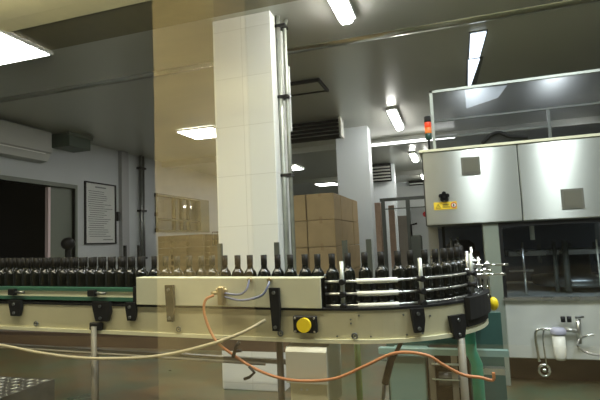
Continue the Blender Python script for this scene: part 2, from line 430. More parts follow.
# ================================================================= LEFT WALL THINGS
t = thing('air_conditioner', (-7.45, 6.6, 3.2), 'pale wall mounted air conditioner high on the wall above the dark doorway', 'air conditioner')
b = MB(); b.box(-7.598, -7.32, 5.4, 7.38, 3.36, 3.80, .03); b.build('body', mat('ac_plastic', (.40,.41,.38), .5), t)
b = MB(); b.prism([(-7.598, 3.36), (-7.34, 3.36), (-7.40, 3.22), (-7.598, 3.20)], 5.45, 7.34, 'Y'); b.build('air_flap', 'paper', t)
b = MB(); b.box(-7.325, -7.31, 6.2, 7.2, 3.335, 3.355); b.build('reflection_strip', 'white_paint', t)  # white strip painted in as a lamp reflection along the lower edge
t = thing('ceiling_duct_box', (-7.4, 7.95, 3.55), 'dark green box duct hanging under the ceiling beside the air conditioner', 'duct')
b = MB(); b.box(-7.598, -7.15, 7.62, 8.22, 3.56, 3.84, .01); b.build('box', mat('duct_green', (.07,.10,.075), .5), t)
b = MB(); b.box(-7.17, -7.12, 7.58, 8.26, 3.78, 3.845); b.build('flange', 'trim_green', t)
t = thing('framed_notice', (-7.58, 9.0, 1.6), 'framed paper notice with rows of text on the left wall', 'notice')
y0, y1, z0, z1 = 8.52, 9.53, 1.60, 2.99
b = MB(); e = .03
b.box(-7.6, -7.56, y0, y0+e, z0, z1); b.box(-7.6, -7.56, y1-e, y1, z0, z1); b.box(-7.6, -7.56, y0+e, y1-e, z0, z0+e); b.box(-7.6, -7.56, y0+e, y1-e, z1-e, z1)
b.build('frame', 'black', t)
b = MB(); b.box(-7.6, -7.585, y0+e, y1-e, z0+e, z1-e); b.build('sheet', 'paper', t)
b = MB(); b.box(-7.586, -7.582, 8.85, 9.2, 2.87, 2.90)
for i in range(22):
    z = 2.78-i*.048; a = 8.62+random.random()*.06; w_ = .45+random.random()*.33
    b.box(-7.586, -7.582, a, a+w_, z, z+.014)
b.box(-7.586, -7.582, 9.1, 9.42, 1.69, 1.71)
b.build('text_lines', 'ink', t)
b = MB(); b.box(-7.6, -7.52, 9.54, 9.62, 2.14, 2.36, .01); tag(b.build('wall_switch', 'black'), 'small black switch at the right edge of the framed notice', 'switch')
t = thing('drop_pipe', (-7.5, 10.45, 0), 'dark twin pipe running down the left wall between pilaster and window', 'pipe')
b = MB(); b.tube([(-7.52, 10.42, 0), (-7.52, 10.42, H-.005)], .035, 8); b.build('pipe', 'steel_dark', t)
b = MB(); b.tube([(-7.52, 10.54, 0), (-7.52, 10.54, H-.005)], .03, 8); b.build('pipe', 'steel_dark', t)
for z in (1.2, 2.4, 3.5):
    b = MB(); b.box(-7.598, -7.47, 10.36, 10.60, z, z+.05); b.build('clamp', 'black', t)
t = thing('round_topped_bollard', (-6.6, 7.2, 0), 'dark post with round black top standing behind the bottles before the doorway', 'post')
b = MB(); b.lathe([(0,0),(.16,0),(.16,.03),(.05,.06),(.05,1.52),(0,1.52)], (-6.6, 7.0, 0)); b.build('post', 'black_rough', t)
b = MB(); b.ball((-6.6, 7.0, 1.60), .12, 1, 1, .95); b.build('round_top', 'black', t)

# pallets in a stack
def pallet(x0, y0, z0, label, group, w=1.2, d=1.0):
    t = thing('wooden_pallet', (x0+w/2, y0+d/2, z0), label, 'pallet', group)
    for k in range(5):
        b = MB(); b.box(x0, x0+w, y0+k*(d-.12)/4, y0+k*(d-.12)/4+.12, z0+.12, z0+.142); b.build('deck_board', 'pallet_wood', t)
    for k in range(3):
        for j in range(3):
            b = MB(); b.box(x0+j*(w-.34)/2, x0+j*(w-.34)/2+.34, y0+k*(d-.1)/2, y0+k*(d-.1)/2+.1, z0+.022, z0+.12); b.build('block', 'pallet_wood', t)
        b = MB(); b.box(x0, x0+w, y0+k*(d-.1)/2, y0+k*(d-.1)/2+.1, z0, z0+.022); b.build('base_board', 'pallet_wood', t)
    return t
nm = ['bottom', 'second from the floor', 'third from the floor', 'fourth from the floor', 'fifth from the floor', 'sixth from the floor', 'seventh from the floor', 'eighth from the floor', 'ninth from the floor', 'tenth from the floor', 'second from the top', 'topmost']
for k in range(12):
    pallet(-6.75, 10.0, k*.145, 'wooden pallet, %s of the stack by the left wall window' % nm[k], 'pallets stacked beside the left wall')
for k in range(10):
    pallet(-5.5+.03*(k % 2), 10.3, k*.145, 'wooden pallet, %s of the shorter stack next to the tiled column' % (nm[k] if k < 8 else ['second from the top','topmost'][k-8]), 'pallets stacked next to the tiled column')
# wire cage beside pallets
t = thing('wire_cage', (-5.2, 9.9, 1.3), 'small dark wire crate lying on the pallets beside the tiled column', 'crate')
b = MB()
x0, x1, y0, y1, z0, z1 = -5.48, -4.95, 10.35, 10.85, 1.452, 1.78
for z in (z0+.012, (z0+z1)/2, z1):
    for a, c in (((x0,y0),(x1,y0)), ((x1,y0),(x1,y1)), ((x1,y1),(x0,y1)), ((x0,y1),(x0,y0))): b.tube([(a[0],a[1],z),(c[0],c[1],z)], .012, 6)
for a in [(x0+(x1-x0)*i/4, y) for i in range(5) for y in (y0, y1)]: b.tube([(a[0],a[1],z0),(a[0],a[1],z1)], .010, 6)
b.build('wires', 'black', t)
b = MB(); b.box(x0+.04, x1-.04, y0+.04, y1-.04, z0, z0+.02); b.build('tray', 'trim_dark', t)

# ================================================================= COLUMN PIPES, LOUVER, HATCH
t = thing('conduit_pair', (-1.58, 4.62, 0), 'two vertical metal conduits clamped to the right side of the nearest tiled column', 'pipe')
b = MB(); b.tube([(-1.622, 4.66, 0), (-1.622, 4.66, H)], .026, 12); b.build('conduit', 'galvanized', t)
b = MB(); b.tube([(-1.565, 4.70, 0), (-1.565, 4.70, H-.1), (-1.565, 4.78, H)], .022, 12); b.build('conduit', 'galvanized', t)
for z in (.8, 2.12, 2.95, 3.72):
    b = MB(); b.box(-1.648, -1.535, 4.625, 4.74, z, z+.028); b.build('clamp', 'black', t)
b = MB(); b.box(-1.543, -1.53, 4.70, 4.72, 2.6, 3.3); b.build('cable', 'white_paint', t)
t = thing('louvered_unit', (-2.5, 9.2, 3.45), 'grey louvered air unit hanging from the ceiling by the second column', 'air vent')
b = MB()
for i in range(5):
    z = 3.50+i*.075
    b.prism([(8.98, z), (9.0, z+.012), (9.12, z+.05), (9.10, z+.036)], -3.1, -1.96, 'X')
b.build('slats', 'louver', t)
b = MB(); b.box(-1.96, -1.92, 8.97, 9.25, 3.46, H-.002); b.build('side_panel', 'louver', t)
b = MB(); b.box(-3.14, -3.1, 8.97, 9.25, 3.46, H-.002); b.build('side_panel', 'louver', t)
b = MB(); b.box(-3.1, -1.96, 9.13, 9.25, 3.47, H-.002); b.build('casing', 'black_rough', t)
t = thing('ceiling_hatch', (-2.2, 7.0, H-.03), 'open dark framed ceiling hatch between the column pipes and the louvered unit', 'hatch')
b = MB(); x0, x1, y0, y1 = -2.75, -1.72, 6.70, 7.3; e = .035
b.box(x0, x1, y0, y0+e, H-.05, H); b.box(x0, x1, y1-e, y1, H-.03, H); b.box(x0, x0+e, y0+e, y1-e, H-.03, H); b.box(x1-e, x1, y0+e, y1-e, H-.05, H)
b.build('frame', 'black', t)
b = MB(); b.box(x0+e, x1-e, y0+e, y1-e, H-.012, H-.002); b.build('cover', 'louver', t)
# distant louvers on the columns
for i, (x, y) in enumerate(((-2.62, 15.2), (-2.62, 20.7))):
    t = thing('louvered_unit', (x, y, 3.0), ['small dark louvered unit on the left of the third column', 'tiny louvered unit beside the farthest column'][i], 'air vent')
    b = MB()
    xx = -2.2 if i == 0 else -1.45
    for k in range(5): b.box(xx-.15, xx+.45, y, y+.1, 3.30+k*.1, 3.34+k*.1)
    b.build('slats', 'louver', t)
    b = MB(); b.box(xx-.17, xx+.47, y+.1, y+.2, 3.27, H-.002); b.build('casing', 'black_rough', t)

# ================================================================= CARTONS
def carton_proto(w, d, h, m='carton'):
    t = thing('carton', (0,0,0), 'brown carton', 'box')
    b = MB(); b.box(-w/2, w/2, -d/2, d/2, 0, h, .006); b.build('cardboard_box', m, t)
    b = MB(); b.box(-.025, .025, -d/2-.0015, d/2+.0015, h-.05, h+.0012); b.box(-.025, .025, -d/2-.0015, d/2+.0015, .0, .05); b.build('tape', 'tape', t)
    return t
pallet(-2.55, 7.0, 0, 'wooden pallet carrying the brown cartons behind the tiled column', 'pallet under the cartons', .89, 1.9)
cp = carton_proto(.43, .465, .4)
first = True
lev = ['bottom', 'second', 'middle', 'fourth', 'top']
for k in range(5):
    for c in range(2):
        for r_ in range(4):
            o = cp if first else copy_tree(cp); first = False
            o.location = (-1.88-.445*c+random.uniform(-.006,.006), 7.24+.475*r_, .142+.406*k)
            o['group'] = 'brown cartons stacked on the pallet behind the column'
            o['label'] = 'brown carton in the %s layer, %s row from the front, %s side of the stack' % (lev[k], ['first','second','third','fourth'][r_], ['right','left'][c])
# second carton pile far
cq = carton_proto(.42, .5, .4, 'carton_pale')
first = True
for k in range(6):
    o = cq if first else copy_tree(cq); first = False
    o.location = (-1.98, 12.9, .4*k)
    o['group'] = 'pale cartons piled before the third column'
    o['label'] = 'pale brown carton in the far pile left of the doorway frame, %s of six' % ['lowest','second lowest','third lowest','third highest','second highest','highest'][k]

# ================================================================= FAR DOORWAY FRAME ETC
t = thing('green_portal_frame', (-1.0, 13, 0), 'dark green metal portal frame left of the machine cabinet', 'frame')
b = MB(); b.box(-1.73, -1.64, 12.6, 12.7, 0, 2.42); b.build('post', 'trim_dark', t)
b = MB(); b.box(-1.10, -1.0, 12.6, 12.7, 0, 2.42); b.build('post', 'trim_dark', t)
b = MB(); b.box(-1.76, -.2, 12.6, 12.7, 2.42, 2.50); b.build('lintel', 'trim_dark', t)
b = MB(); b.box(-1.64, -.2, 12.64, 12.66, 2.20, 2.23); b.build('rail', 'trim_green', t)
b = MB(); b.box(-1.60, -1.45, 13.0, 13.1, 0, 2.33); tag(b.build('leaning_board', 'carton_pale'), 'tall narrow brown board standing inside the portal frame', 'board')
b = MB(); b.box(-1.40, -1.06, 13.3, 13.42, 0, 2.05, .01); tag(b.build('grey_cupboard', mat('cupboard', (.22,.20,.16), .6)), 'tall grey brown cupboard seen through the portal frame', 'cupboard')
t = thing('pallet_truck', (-.9, 12.2, 0), 'dark green hand truck with handle beside the portal frame', 'hand truck')
b = MB(); b.box(-1.0, -.72, 12.0, 12.25, .02, 1.5, .03); b.build('body', 'trim_dark', t)
b = MB(); b.tube([(-.95,12.0,1.5),(-.95,11.95,1.75),(-.8,11.95,1.78)], .025, 8); b.build('handle', 'black', t)
b = MB(); b.tube([(-.5, 12.3, 1.95), (-.5, 12.22, 1.95)], .07, 12); tag(b.build('red_alarm_button', 'red'), 'small red button box at the far wall near the cabinet edge', 'button')
bpy.data.objects['red_alarm_button'].location = (-.62, 12.6, 1.95)
b = MB(); b.box(-1.9, .8, 18.0, 18.12, 2.55, 3.35); struct('trim_8', b, 'wall_far')

# ================================================================= FILLING MACHINE
t = mc = thing('filling_machine', (.9, 5.0, 0), 'large stainless steel filling machine with two upper cabinet doors and a glazed bay', 'machine')
X1 = 2.3
b = MB()
b.box(-.25, X1, 5.02, 6.8, 1.54, 2.29, .01); b.build('upper_cabinet', 'steel_dark', t)
b = MB(); b.box(-.27, X1, 4.97, 6.8, 2.29, 2.315); o = b.build('top_flange', 'cream_lip', t)
dl = MB(); dl.box(-.24, .642, 4.985, 5.02, 1.55, 2.285, .006); dl = dl.build('cabinet_door', 'cabinet_steel', t)
dr = MB(); dr.box(.652, 1.70, 4.985, 5.02, 1.55, 2.285, .006); dr = dr.build('cabinet_door', 'cabinet_steel', t)
d3 = MB(); d3.box(1.71, X1, 4.985, 5.02, 1.55, 2.285, .006); d3.build('cabinet_door', 'cabinet_steel', t)
def vent(x, z, s_, par):
    b = MB(); b.box(x-s_, x+s_, 4.972, 4.986, z-s_, z+s_); v = b.build('vent', 'vent_grey', par)
    b = MB(); b.box(x-s_*.8, x+s_*.8, 4.966, 4.973, z-s_*.8, z+s_*.8)
    b.build('filter_mat', mat('filter_mat', (.13,.125,.09), .8), v)
vent(.215, 2.115, .088, dl); vent(1.08, 1.73, .092, dr)
# warning label and knob
b = MB(); b.box(-.16, .06, 4.978, 4.986, 1.70, 1.775); lab = b.build('warning_label', mat('label_yellow', (.85,.60,.03), .5), dl); lab['label'] = 'yellow warning sticker with black triangle and red ring'
def lmark(mb, name, m): return mb.build(name, m, dl)
b = MB()
b.prism([(-.142,1.712),(-.092,1.712),(-.117,1.760)], 4.976, 4.979); lmark(b, 'warning_triangle', 'black')
b = MB(); b.prism([(-.133,1.717),(-.101,1.717),(-.117,1.749)], 4.974, 4.977); lmark(b, 'warning_triangle_field', 'label_yellow')
b = MB(); b.prism([(-.119,1.723),(-.113,1.723),(-.117,1.743)], 4.972, 4.975); lmark(b, 'warning_bolt', 'black')
b = MB(); b.tube([(.030,4.979,1.737),(.030,4.976,1.737)], .028, 20); lmark(b, 'prohibition_ring', 'red')
b = MB(); b.tube([(.030,4.977,1.737),(.030,4.974,1.737)], .019, 20); lmark(b, 'prohibition_field', 'sleeve_white')
b = MB(); b.box(.024,.036,4.972,4.975,1.724,1.750); lmark(b, 'prohibition_figure', 'black')
b = MB(); b.box(-.075,-.015,4.976,4.979,1.745,1.752); b.box(-.075,-.025,4.976,4.979,1.732,1.738); b.box(-.075,-.005,4.976,4.979,1.719,1.725); lmark(b, 'label_text', 'black')
b = MB()
for a in range(5):
    th = 2*pi*a/5+pi/2
    b.tube([(-.055+.033*cos(th), 4.945, 1.825+.033*sin(th)), (-.055+.033*cos(th), 4.975, 1.825+.033*sin(th))], .021, 10)
b.tube([(-.055, 4.945, 1.825), (-.055, 4.99, 1.825)], .035, 14); b.build('star_knob', 'black', dl)
# posts
b = MB(); b.box(.285, .43, 5.03, 5.2, 0, 1.54, .006); b.build('corner_post', 'post_green', t)
b = MB(); b.box(-.25, -.15, 5.4, 5.5, 0, 1.54); b.build('inner_post', 'steel', t)
b = MB(); b.box(-.11, -.08, 5.5, 5.55, 0, 1.54); b.build('inner_post', 'black', t)
# lower cladding
b = MB(); b.box(.43, X1, 5.03, 6.8, .26, .80, .008); b.build('base_housing', 'lower_steel', t)
b = MB(); b.box(.42, X1, 4.99, 5.05, .80, .83); b.build('sill', 'steel', t)
for x in (.6, 1.6, 2.2):
    b = MB(); b.tube([(x, 5.5, 0), (x, 5.5, .26)], .05, 12); b.build('leg', 'steel_dark', t)
b = MB(); b.box(.43, X1, 5.3, 5.36, .0, .26); b.build('plinth', 'brown_dark', t)
# glazed bay interior
b = MB(); b.box(-.25, X1, 6.70, 6.78, .83, 1.54); b.build('back_panel', 'navy', t)
b = MB(); b.box(.43, .46, 5.03, 5.2, .83, 1.54); b.build('window_jamb', 'black', t)
b = MB(); b.box(.46, X1, 5.03, 5.06, 1.50, 1.54); b.build('window_head', 'black', t)
g = MB(); g.add([(.46, 5.045, .83), (X1, 5.045, .83), (X1, 5.045, 1.50), (.46, 5.045, 1.50)], [(0,1,2,3)]); g.build('bay_glass', 'machine_glass', t)
b = MB(); b.box(.56, 1.75, 5.6, 6.2, 1.19, 1.24); b.build('cross_beam', 'steel', t)
b = MB(); b.lathe([(0,.86),(.42,.86),(.44,.88),(.44,.95),(.15,.97),(.15,1.24),(0,1.24)], (1.25, 5.95, 0), 28); b.build('rotary_table', 'steel_dark', t)
for x, y, r_, m in ((.66, 5.3, .012, 'steel'), (1.33, 5.35, .008, 'sleeve_white'), (.98, 5.5, .02, 'trim_dark'), (1.08, 5.5, .03, 'trim_dark'), (1.6, 5.3, .02, 'steel_dark'), (1.72, 5.3, .02, 'brown_dark'), (1.5, 5.6, .015, 'steel_dark')):
    b = MB(); b.tube([(x, y, .83), (x, y, 1.34)], r_, 8); b.build('guide_rod', m, t)
b = MB(); b.tube([(.76, 5.3, 1.36), (.76, 5.3, 1.53)], .022, 10); b.build('filling_nozzle', 'sleeve_white', t)
for x in (.90, 1.05, 1.2, 1.45):
    b = MB(); b.tube([(x, 5.9, 1.10), (x, 5.9, 1.30)], .02, 8); b.build('filling_nozzle', 'steel_dark', t)
for x in (1.42, 1.50):
    b = MB(); b.tube([(x, 5.25, 1.18), (x, 5.25, 1.50)], .016, 8); b.build('piston_rod', 'chrome', t)
b = MB(); b.box(.50, .72, 5.12, 5.16, 1.06, 1.075); b.build('guide_rail', 'steel', t)
# hood on top
hood = thing('machine_hood', (.9, 5.2, 2.32), 'glazed grey frame hood standing on top of the machine cabinet', 'hood')
b = MB(); b.box(-.13, -.10, 5.02, 5.06, 2.316, 2.93); b.build('post', 'galvanized', hood)
b = MB(); b.box(.94, .965, 5.03, 5.06, 2.316, 2.60); b.build('post', 'trim_dark', hood)
b = MB(); b.box(-.13, X1, 5.02, 5.05, 2.905, 2.93); b.build('top_rail', 'galvanized', hood)
b = MB(); b.box(-.10, X1, 5.025, 5.045, 2.60, 2.618); b.build('cross_rail', 'trim_dark', hood)
b = MB(); b.box(-.10, .94, 5.025, 5.045, 2.43, 2.446); b.build('cross_rail', 'trim_dark', hood)
g = MB(); g.add([(-.10, 5.035, 2.32), (X1, 5.035, 2.32), (X1, 5.035, 2.91), (-.10, 5.035, 2.91)], [(0,1,2,3)]); g.build('hood_pane', 'hood_glass', hood)
g = MB(); g.prism([(.22, 2.71), (.52, 2.78), (.62, 2.90), (.22, 2.90)], 5.05, 5.07); g.build('glare_patch', 'glare_patch', hood)  # pale patch put in as lamp glare on the hood glass
b = MB(); b.curve([(.34, 4.99, 2.33), (.42, 5.0, 2.40), (.50, 5.0, 2.42), (.60, 5.0, 2.37), (.75, 4.99, 2.345)], .018, 8); tag(b.build('cable_bundle', 'black_rough'), 'dark cable arching over the top edge of the cabinet', 'cable')
# signal tower
sg = thing('signal_tower', (-.165, 4.99, 2.316), 'small stack light with red and orange lenses on the cabinet corner', 'signal light')
b = MB(); b.tube([(-.165, 5.0, 2.316), (-.165, 5.0, 2.42)], .012, 8); b.build('stem', 'black', sg)
for z0, z1, n_, m in ((2.42, 2.485, 'green_lens', 'signal_green'), (2.485, 2.545, 'orange_lens', 'signal_orange'), (2.545, 2.60, 'red_lens', 'signal_red'), (2.60, 2.66, 'cap', 'black')):
    b = MB(); b.lathe([(0,z0),(.032,z0),(.034,z0+.006),(.034,z1-.006),(.032,z1),(0,z1)], (-.165, 5.0, 0), 16); b.build(n_, m, sg)
# water filter and piping on the base housing
t = thing('water_filter', (.84, 4.98, .28), 'white cylindrical water filter on the lower machine cladding', 'filter')
b = MB(); b.lathe([(0,.27),(.04,.275),(.052,.30),(.055,.50),(0,.50)], (.855, 4.955, 0), 20); b.build('filter_bowl', 'filter_white', t)
b = MB(); b.lathe([(0,.50),(.062,.50),(.066,.51),(.066,.535),(.05,.56),(0,.56)], (.855, 4.955, 0), 20); b.build('filter_head', 'filter_cap', t)
t = thing('drain_pipe', (.70, 4.98, .12), 'chrome bent pipe loop with ring left of the white filter', 'pipe')
b = MB(); b.curve([(.83, 4.97, .54), (.74, 4.97, .545), (.68, 4.97, .53), (.665, 4.97, .46), (.68, 4.97, .25)], .013, 10)
b.curve([(.74, 4.96, .54), (.725, 4.955, .45), (.735, 4.955, .22)], .008, 8); b.build('pipe', 'chrome', t)
b = MB(); b.tube([(.715+.045*cos(2*pi*k/20), 4.96, .175+.05*sin(2*pi*k/20)) for k in range(21)], .012, 8); b.ball((.715,4.96,.175), .02); b.build('ring', 'chrome', t)
t = thing('valve_assembly', (1.05, 4.95, .35), 'cluster of valves and a curved hose right of the white filter', 'valve')
b = MB(); b.tube([(.91, 4.97, .54), (1.02, 4.97, .53)], .018, 10); b.tube([(1.02, 4.97, .42), (1.03, 4.97, .64)], .022, 10); b.build('valve_body', 'steel', t)
for x in (.905, .955):
    b = MB(); b.tube([(x, 4.96, .61), (x, 4.96, .66)], .02, 10); b.build('valve_knob', 'black', t)
b = MB(); b.tube([(1.0, 4.94, .655), (1.07, 4.94, .66)], .010, 8); b.build('valve_lever', 'steel_dark', t)
b = MB(); b.curve([(1.02, 4.95, .46), (1.0, 4.93, .40), (1.08, 4.92, .345), (1.25, 4.92, .33), (1.45, 4.93, .36), (1.6, 5.03, .42)], .010, 8); b.curve([(1.03,4.95,.47),(1.08,4.92,.50),(1.13,4.92,.51)], .009, 8); b.build('curved_hose', 'steel', t)

# ================================================================= CONVEYOR
cx, cy, rc, zb = -.55, 3.16, .58, 1.074
path = [(x, 2.58) for x in (-4.6, -3.6, -2.6, -1.6, -1.0, -.7)]
path += [(cx+rc*sin(R(a)), cy-rc*cos(R(a))) for a in range(0, 91, 5)]
path += [(cx+rc, 3.6), (cx+rc, 4.2), (cx+rc, 4.9)]
def along(s_):      # point at distance s_ from x=-4.6 along the centre line
    d = 0
    L1 = cx+4.6
    if s_ < L1: return (-4.6+s_, 2.58, (1,0))
    s_ -= L1
    if s_ < rc*pi/2:
        a = s_/rc; return (cx+rc*sin(a), cy-rc*cos(a), (cos(a), sin(a)))
    s_ -= rc*pi/2
    return (cx+rc, cy+s_, (0,1))
cv = thing('bottle_conveyor', (-1.5, 2.58, 0), 'long curved steel bottle conveyor crossing the whole frame and bending away at right', 'conveyor')
b = MB(); b.sweep(path, .105, .125, .93, zb); b.build('side_plate', 'fascia', cv)
b = MB(); b.sweep(path, -.125, -.105, .93, zb); b.build('side_plate', 'fascia', cv)
b = MB(); b.sweep(path, .10, .140, .910, .93); b.build('bottom_lip', 'cream_lip', cv)
b = MB(); b.sweep(path, -.105, .105, zb-.02, zb-.0095); b.build('chain_belt', 'black_rough', cv)
b = MB(); b.sweep(path, .075, .130, zb, zb+.012); b.build('top_edge_strip', 'black', cv)
b = MB(); b.sweep(path, -.105, .105, .93, .94); b.build('bottom_tray', 'steel_dark', cv)
# left green rail
for z0, z1, o1, m in ((1.102, 1.124, .118, 'green_rail'), (1.124, 1.160, .108, 'cream_lip'), (1.160, 1.180, .118, 'green_rail')):
    b = MB(); b.box(-4.6, -1.84, 2.58-o1, 2.58-.06, z0, z1)
    b.build('guide_rail', m, cv)
b = MB(); b.box(-1.84, -1.80, 2.46, 2.53, 1.10, 1.19); b.build('rail_end', 'black', cv)
for x in (-2.75, -2.12):
    b = MB(); b.box(x-.03, x+.02, 2.435, 2.46, 1.13, 1.17); b.build('rail_clip', 'black', cv)
    b = MB(); b.tube([(x, 2.45, 1.15), (x+.09, 2.45, 1.148)], .008, 8); b.build('rail_clip', 'steel_dark', cv)
# long cream cover
b = MB(); b.box(-1.80, -.672, 2.436, 2.448, 1.088, 1.247, .003); b.box(-1.80, -.672, 2.448, 2.52, 1.241, 1.247); b.build('cover_plate', 'cream_plate', cv)
# back rails and posts
for z in (1.17, 1.24):
    b = MB(); b.tube([(p[0]-( -1)*0, p[1], z) for p in [(-4.6, 2.675), (-.7, 2.675)]], .007, 8); b.build('back_guide_rail', 'steel_dark', cv)
for x in (-2.11, -2.0, -1.40, -1.02, -.60, -.46):
    h_ = .008 if x < -1.9 else .015
    b = MB(); b.box(x-h_, x+h_, 2.735, 2.75, 1.0, 1.435); b.build('back_post', 'black' if x < -1.9 else 'trim_dark', cv)
b = MB(); b.sweep(path, -.100, -.094, zb, zb+.15); b.build('dark_backing', 'black', cv)  # black sheet added to darken the gaps behind the bottles
# curved guide rails of the bend
def arc(off, z, s0, s1, n=30):
    out = []
    for i in range(n+1):
        x, y, (tx, ty) = along(s0+(s1-s0)*i/n)
        out.append((x+ty*off, y-tx*off, z))
    return out
L1 = cx+4.6
S0, S1 = L1-.115, L1+rc*pi/2*.80
for z in (1.218, 1.154, 1.093):
    b = MB(); b.tube(arc(.075, z, S0, S1), .0075, 8); b.build('bend_guide_rail', 'steel', cv)
    b = MB(); b.tube(arc(.078, z, L1+.05, L1+.235, 8), .0135, 10); o = b.build('rail_sleeve', 'sleeve_white', cv); o['label'] = 'short white sleeve on the guide rail'
    b = MB(); b.tube(arc(-.06, z, L1-.1, L1+rc*pi/2), .006, 8); b.build('back_guide_rail', 'steel_dark', cv)
def clamp_post(s_, tall=1.325):
    x, y, (tx, ty) = along(s_); nx, ny = ty, -tx
    b = MB(); b.tube([(x+nx*.102, y+ny*.102, 1.07), (x+nx*.102, y+ny*.102, tall)], .011, 10); p = b.build('clamp_post', 'galvanized', cv)
    for z in (1.218, 1.154, 1.093):
        q = MB(); q.tube([(x+nx*.07, y+ny*.07, z), (x+nx*.125, y+ny*.125, z)], .016, 10); q.build('clamp', 'black', p)
clamp_post(L1-.015); clamp_post(L1+.34)
clamp_post(L1+.70, 1.33)
# hanging black brackets and eye bolts
def bracket(s_, z0, z1, w_=.026, off=.13):
    x, y, (tx, ty) = along(s_); nx, ny = ty, -tx
    def P(u, n, z): return (x+tx*u+nx*n, y+ty*u+ny*n, z)
    b = MB()
    a = [(-w_, z1), (w_, z1), (w_*1.1, (z0+z1)/2), (w_*.8, z0), (-w_*.55, z0), (-w_*.8, (z0+z1)/2)]
    vs = [P(u, off, z) for u, z in a]+[P(u, off+.022, z) for u, z in a]
    n = 6; b.add(vs, [tuple(range(n)), tuple(range(n, 2*n))]+[(i, (i+1) % n, n+(i+1) % n, n+i) for i in range(n)])
    p = b.build('hanger_bracket', 'black', cv)
    q = MB(); q.tube([P(0, off+.02, z1-.025), P(0, off+.03, z1-.025)], .009, 10); q.tube([P(.002, off+.02, z0+.02), P(.002, off+.03, z0+.02)], .009, 10); q.build('bolt', 'steel_dark', p)
for X_, z0, z1, w_ in ((-2.72, 1.0, 1.10, .05), (-2.05, .985, 1.10, .065), (-1.84, .995, 1.10, .035), (-1.565, 1.00, 1.205, .026), (-.925, .97, 1.195, .028)):
    bracket(X_+4.6, z0, z1, w_, .145 if X_ > -1.8 else .13)
bracket(L1+.295, .955, 1.075, .035); bracket(L1+.49, .90, 1.02, .055)
def eye(s_, z):
    x, y, (tx, ty) = along(s_); nx, ny = ty, -tx
    c = Vector((x+nx*.142, y+ny*.142, z)); 
    b = MB(); b.tube([c+Vector((tx, ty, 0))*.013*cos(2*pi*k/14)+Vector((0,0,1))*.013*sin(2*pi*k/14) for k in range(15)], .0045, 6)
    b.tube([c-Vector((nx,ny,0))*.017, c], .005, 6); b.build('eye_bolt', 'steel_dark', cv)
for X_ in (-2.55, -2.10, -1.52, -.905): eye(X_+4.6, .955)
eye(L1+.035, .950)
# legs
for s_ in (4.6-2.09, 4.6-4.1):
    x, y, _ = along(s_)
    b = MB(); b.tube([(x, 2.42, 0), (x, 2.42, .955)], .017, 12); b.build('leg', 'leg_paint', cv)
    b = MB(); b.box(x-.045, x+.045, 2.43, 2.455, .93, .975, .005); b.build('leg_clamp', 'black', cv)
x, y, (tx, ty) = along(L1+.50)
b = MB(); b.tube([(x+ty*.15, y-tx*.15, 0), (x+ty*.15, y-tx*.15, .90)], .020, 12); b.build('leg', 'leg_paint', cv)
b = MB(); b.tube([(-.98, 2.62, 0), (-.98, 2.62, .93)], .02, 12); b.build('leg', 'steel_dark', cv)
# lower stringer rail
b = MB(); b.tube([(-4.6, 2.44, .80), (-1.0, 2.44, .79)], .008, 8); b.build('stringer_rail', 'leg_paint', cv)
b = MB(); b.box(-4.6, -.9, 2.66, 2.69, .735, .76); b.build('stringer_rail', 'steel_dark', cv)
# yellow button with black square plate
b = MB(); b.box(-.83, -.70, 2.428, 2.452, .962, 1.05, .006); bt = b.build('sensor_plate', 'black', cv)
b = MB(); b.tube([(-.765, 2.43, 1.005), (-.765, 2.405, 1.005)], .037, 24); b.lathe([(0,0)], (0,0,0), 3); o = b.build('yellow_reflector', 'yellow', bt); o['label'] = 'round yellow reflector'
for dx in (-.052, .052):
    for dz in (-.034, .034):
        q = MB(); q.tube([(-.765+dx, 2.43, 1.005+dz), (-.765+dx, 2.422, 1.005+dz)], .006, 8); q.build('screw', 'steel', bt)
# small bolt heads on the bend plate
for s_, z in ((.02,1.03),(.02,1.01),(.055,1.05),(.24,1.045),(.30,1.05),(.36,1.03),(-.05,.945),(.10,.945),(.25,.946),(.32,.946)):
    x, y, (tx, ty) = along(L1+s_); nx, ny = ty, -tx
    q = MB(); q.tube([(x+nx*.124, y+ny*.124, z), (x+nx*.131, y+ny*.131, z)], .005, 8); q.build('bolt_head', 'steel_dark', cv)
# valve block with small hoses
b = MB(); b.box(-1.25, -1.215, 2.395, 2.436, 1.10, 1.20, .005); b.box(-1.265, -1.20, 2.405, 2.43, 1.155, 1.19, .004); b.tube([(-1.29,2.41,1.165),(-1.25,2.41,1.165)], .010, 8); b.build('valve_block', 'brass', cv)
b = MB(); b.curve([(-1.21, 2.41, 1.165), (-1.12, 2.395, 1.16), (-1.075, 2.395, 1.185), (-1.065, 2.42, 1.24)], .006, 8, 8); b.build('air_hose', 'blue_hose', cv)
b = MB(); b.curve([(-1.21, 2.41, 1.145), (-1.10, 2.39, 1.13), (-.99, 2.39, 1.155), (-.955, 2.40, 1.20), (-.95, 2.425, 1.235)], .0065, 8, 8); b.build('air_hose', 'blue_hose', cv)
for x in (-1.065, -.95):
    b = MB(); b.tube([(x, 2.415, 1.235), (x, 2.437, 1.238)], .012, 10); b.build('hose_fitting', 'brass', cv)
# box under the conveyor
t = thing('motor_housing', (-.765, 2.55, .70), 'pale grey metal box hanging below the conveyor under the yellow reflector', 'box')
b = MB(); b.prism([(2.42, .71), (2.42, .868), (2.435, .89), (2.75, .90), (2.75, .71)], -.875, -.655, 'X'); b.build('housing', mat('housing_grey', (.55,.55,.46), .4, .3), t)
b = MB(); b.box(-.862, -.66, 2.44, 2.75, .56, .71, .004); b.build('gear_case', 'fascia', t)
for x in (-.82, -.79):
    b = MB(); b.tube([(x+.02, 2.441, .675), (x+.02, 2.434, .675)], .006, 8); b.build('screw', 'steel', t)
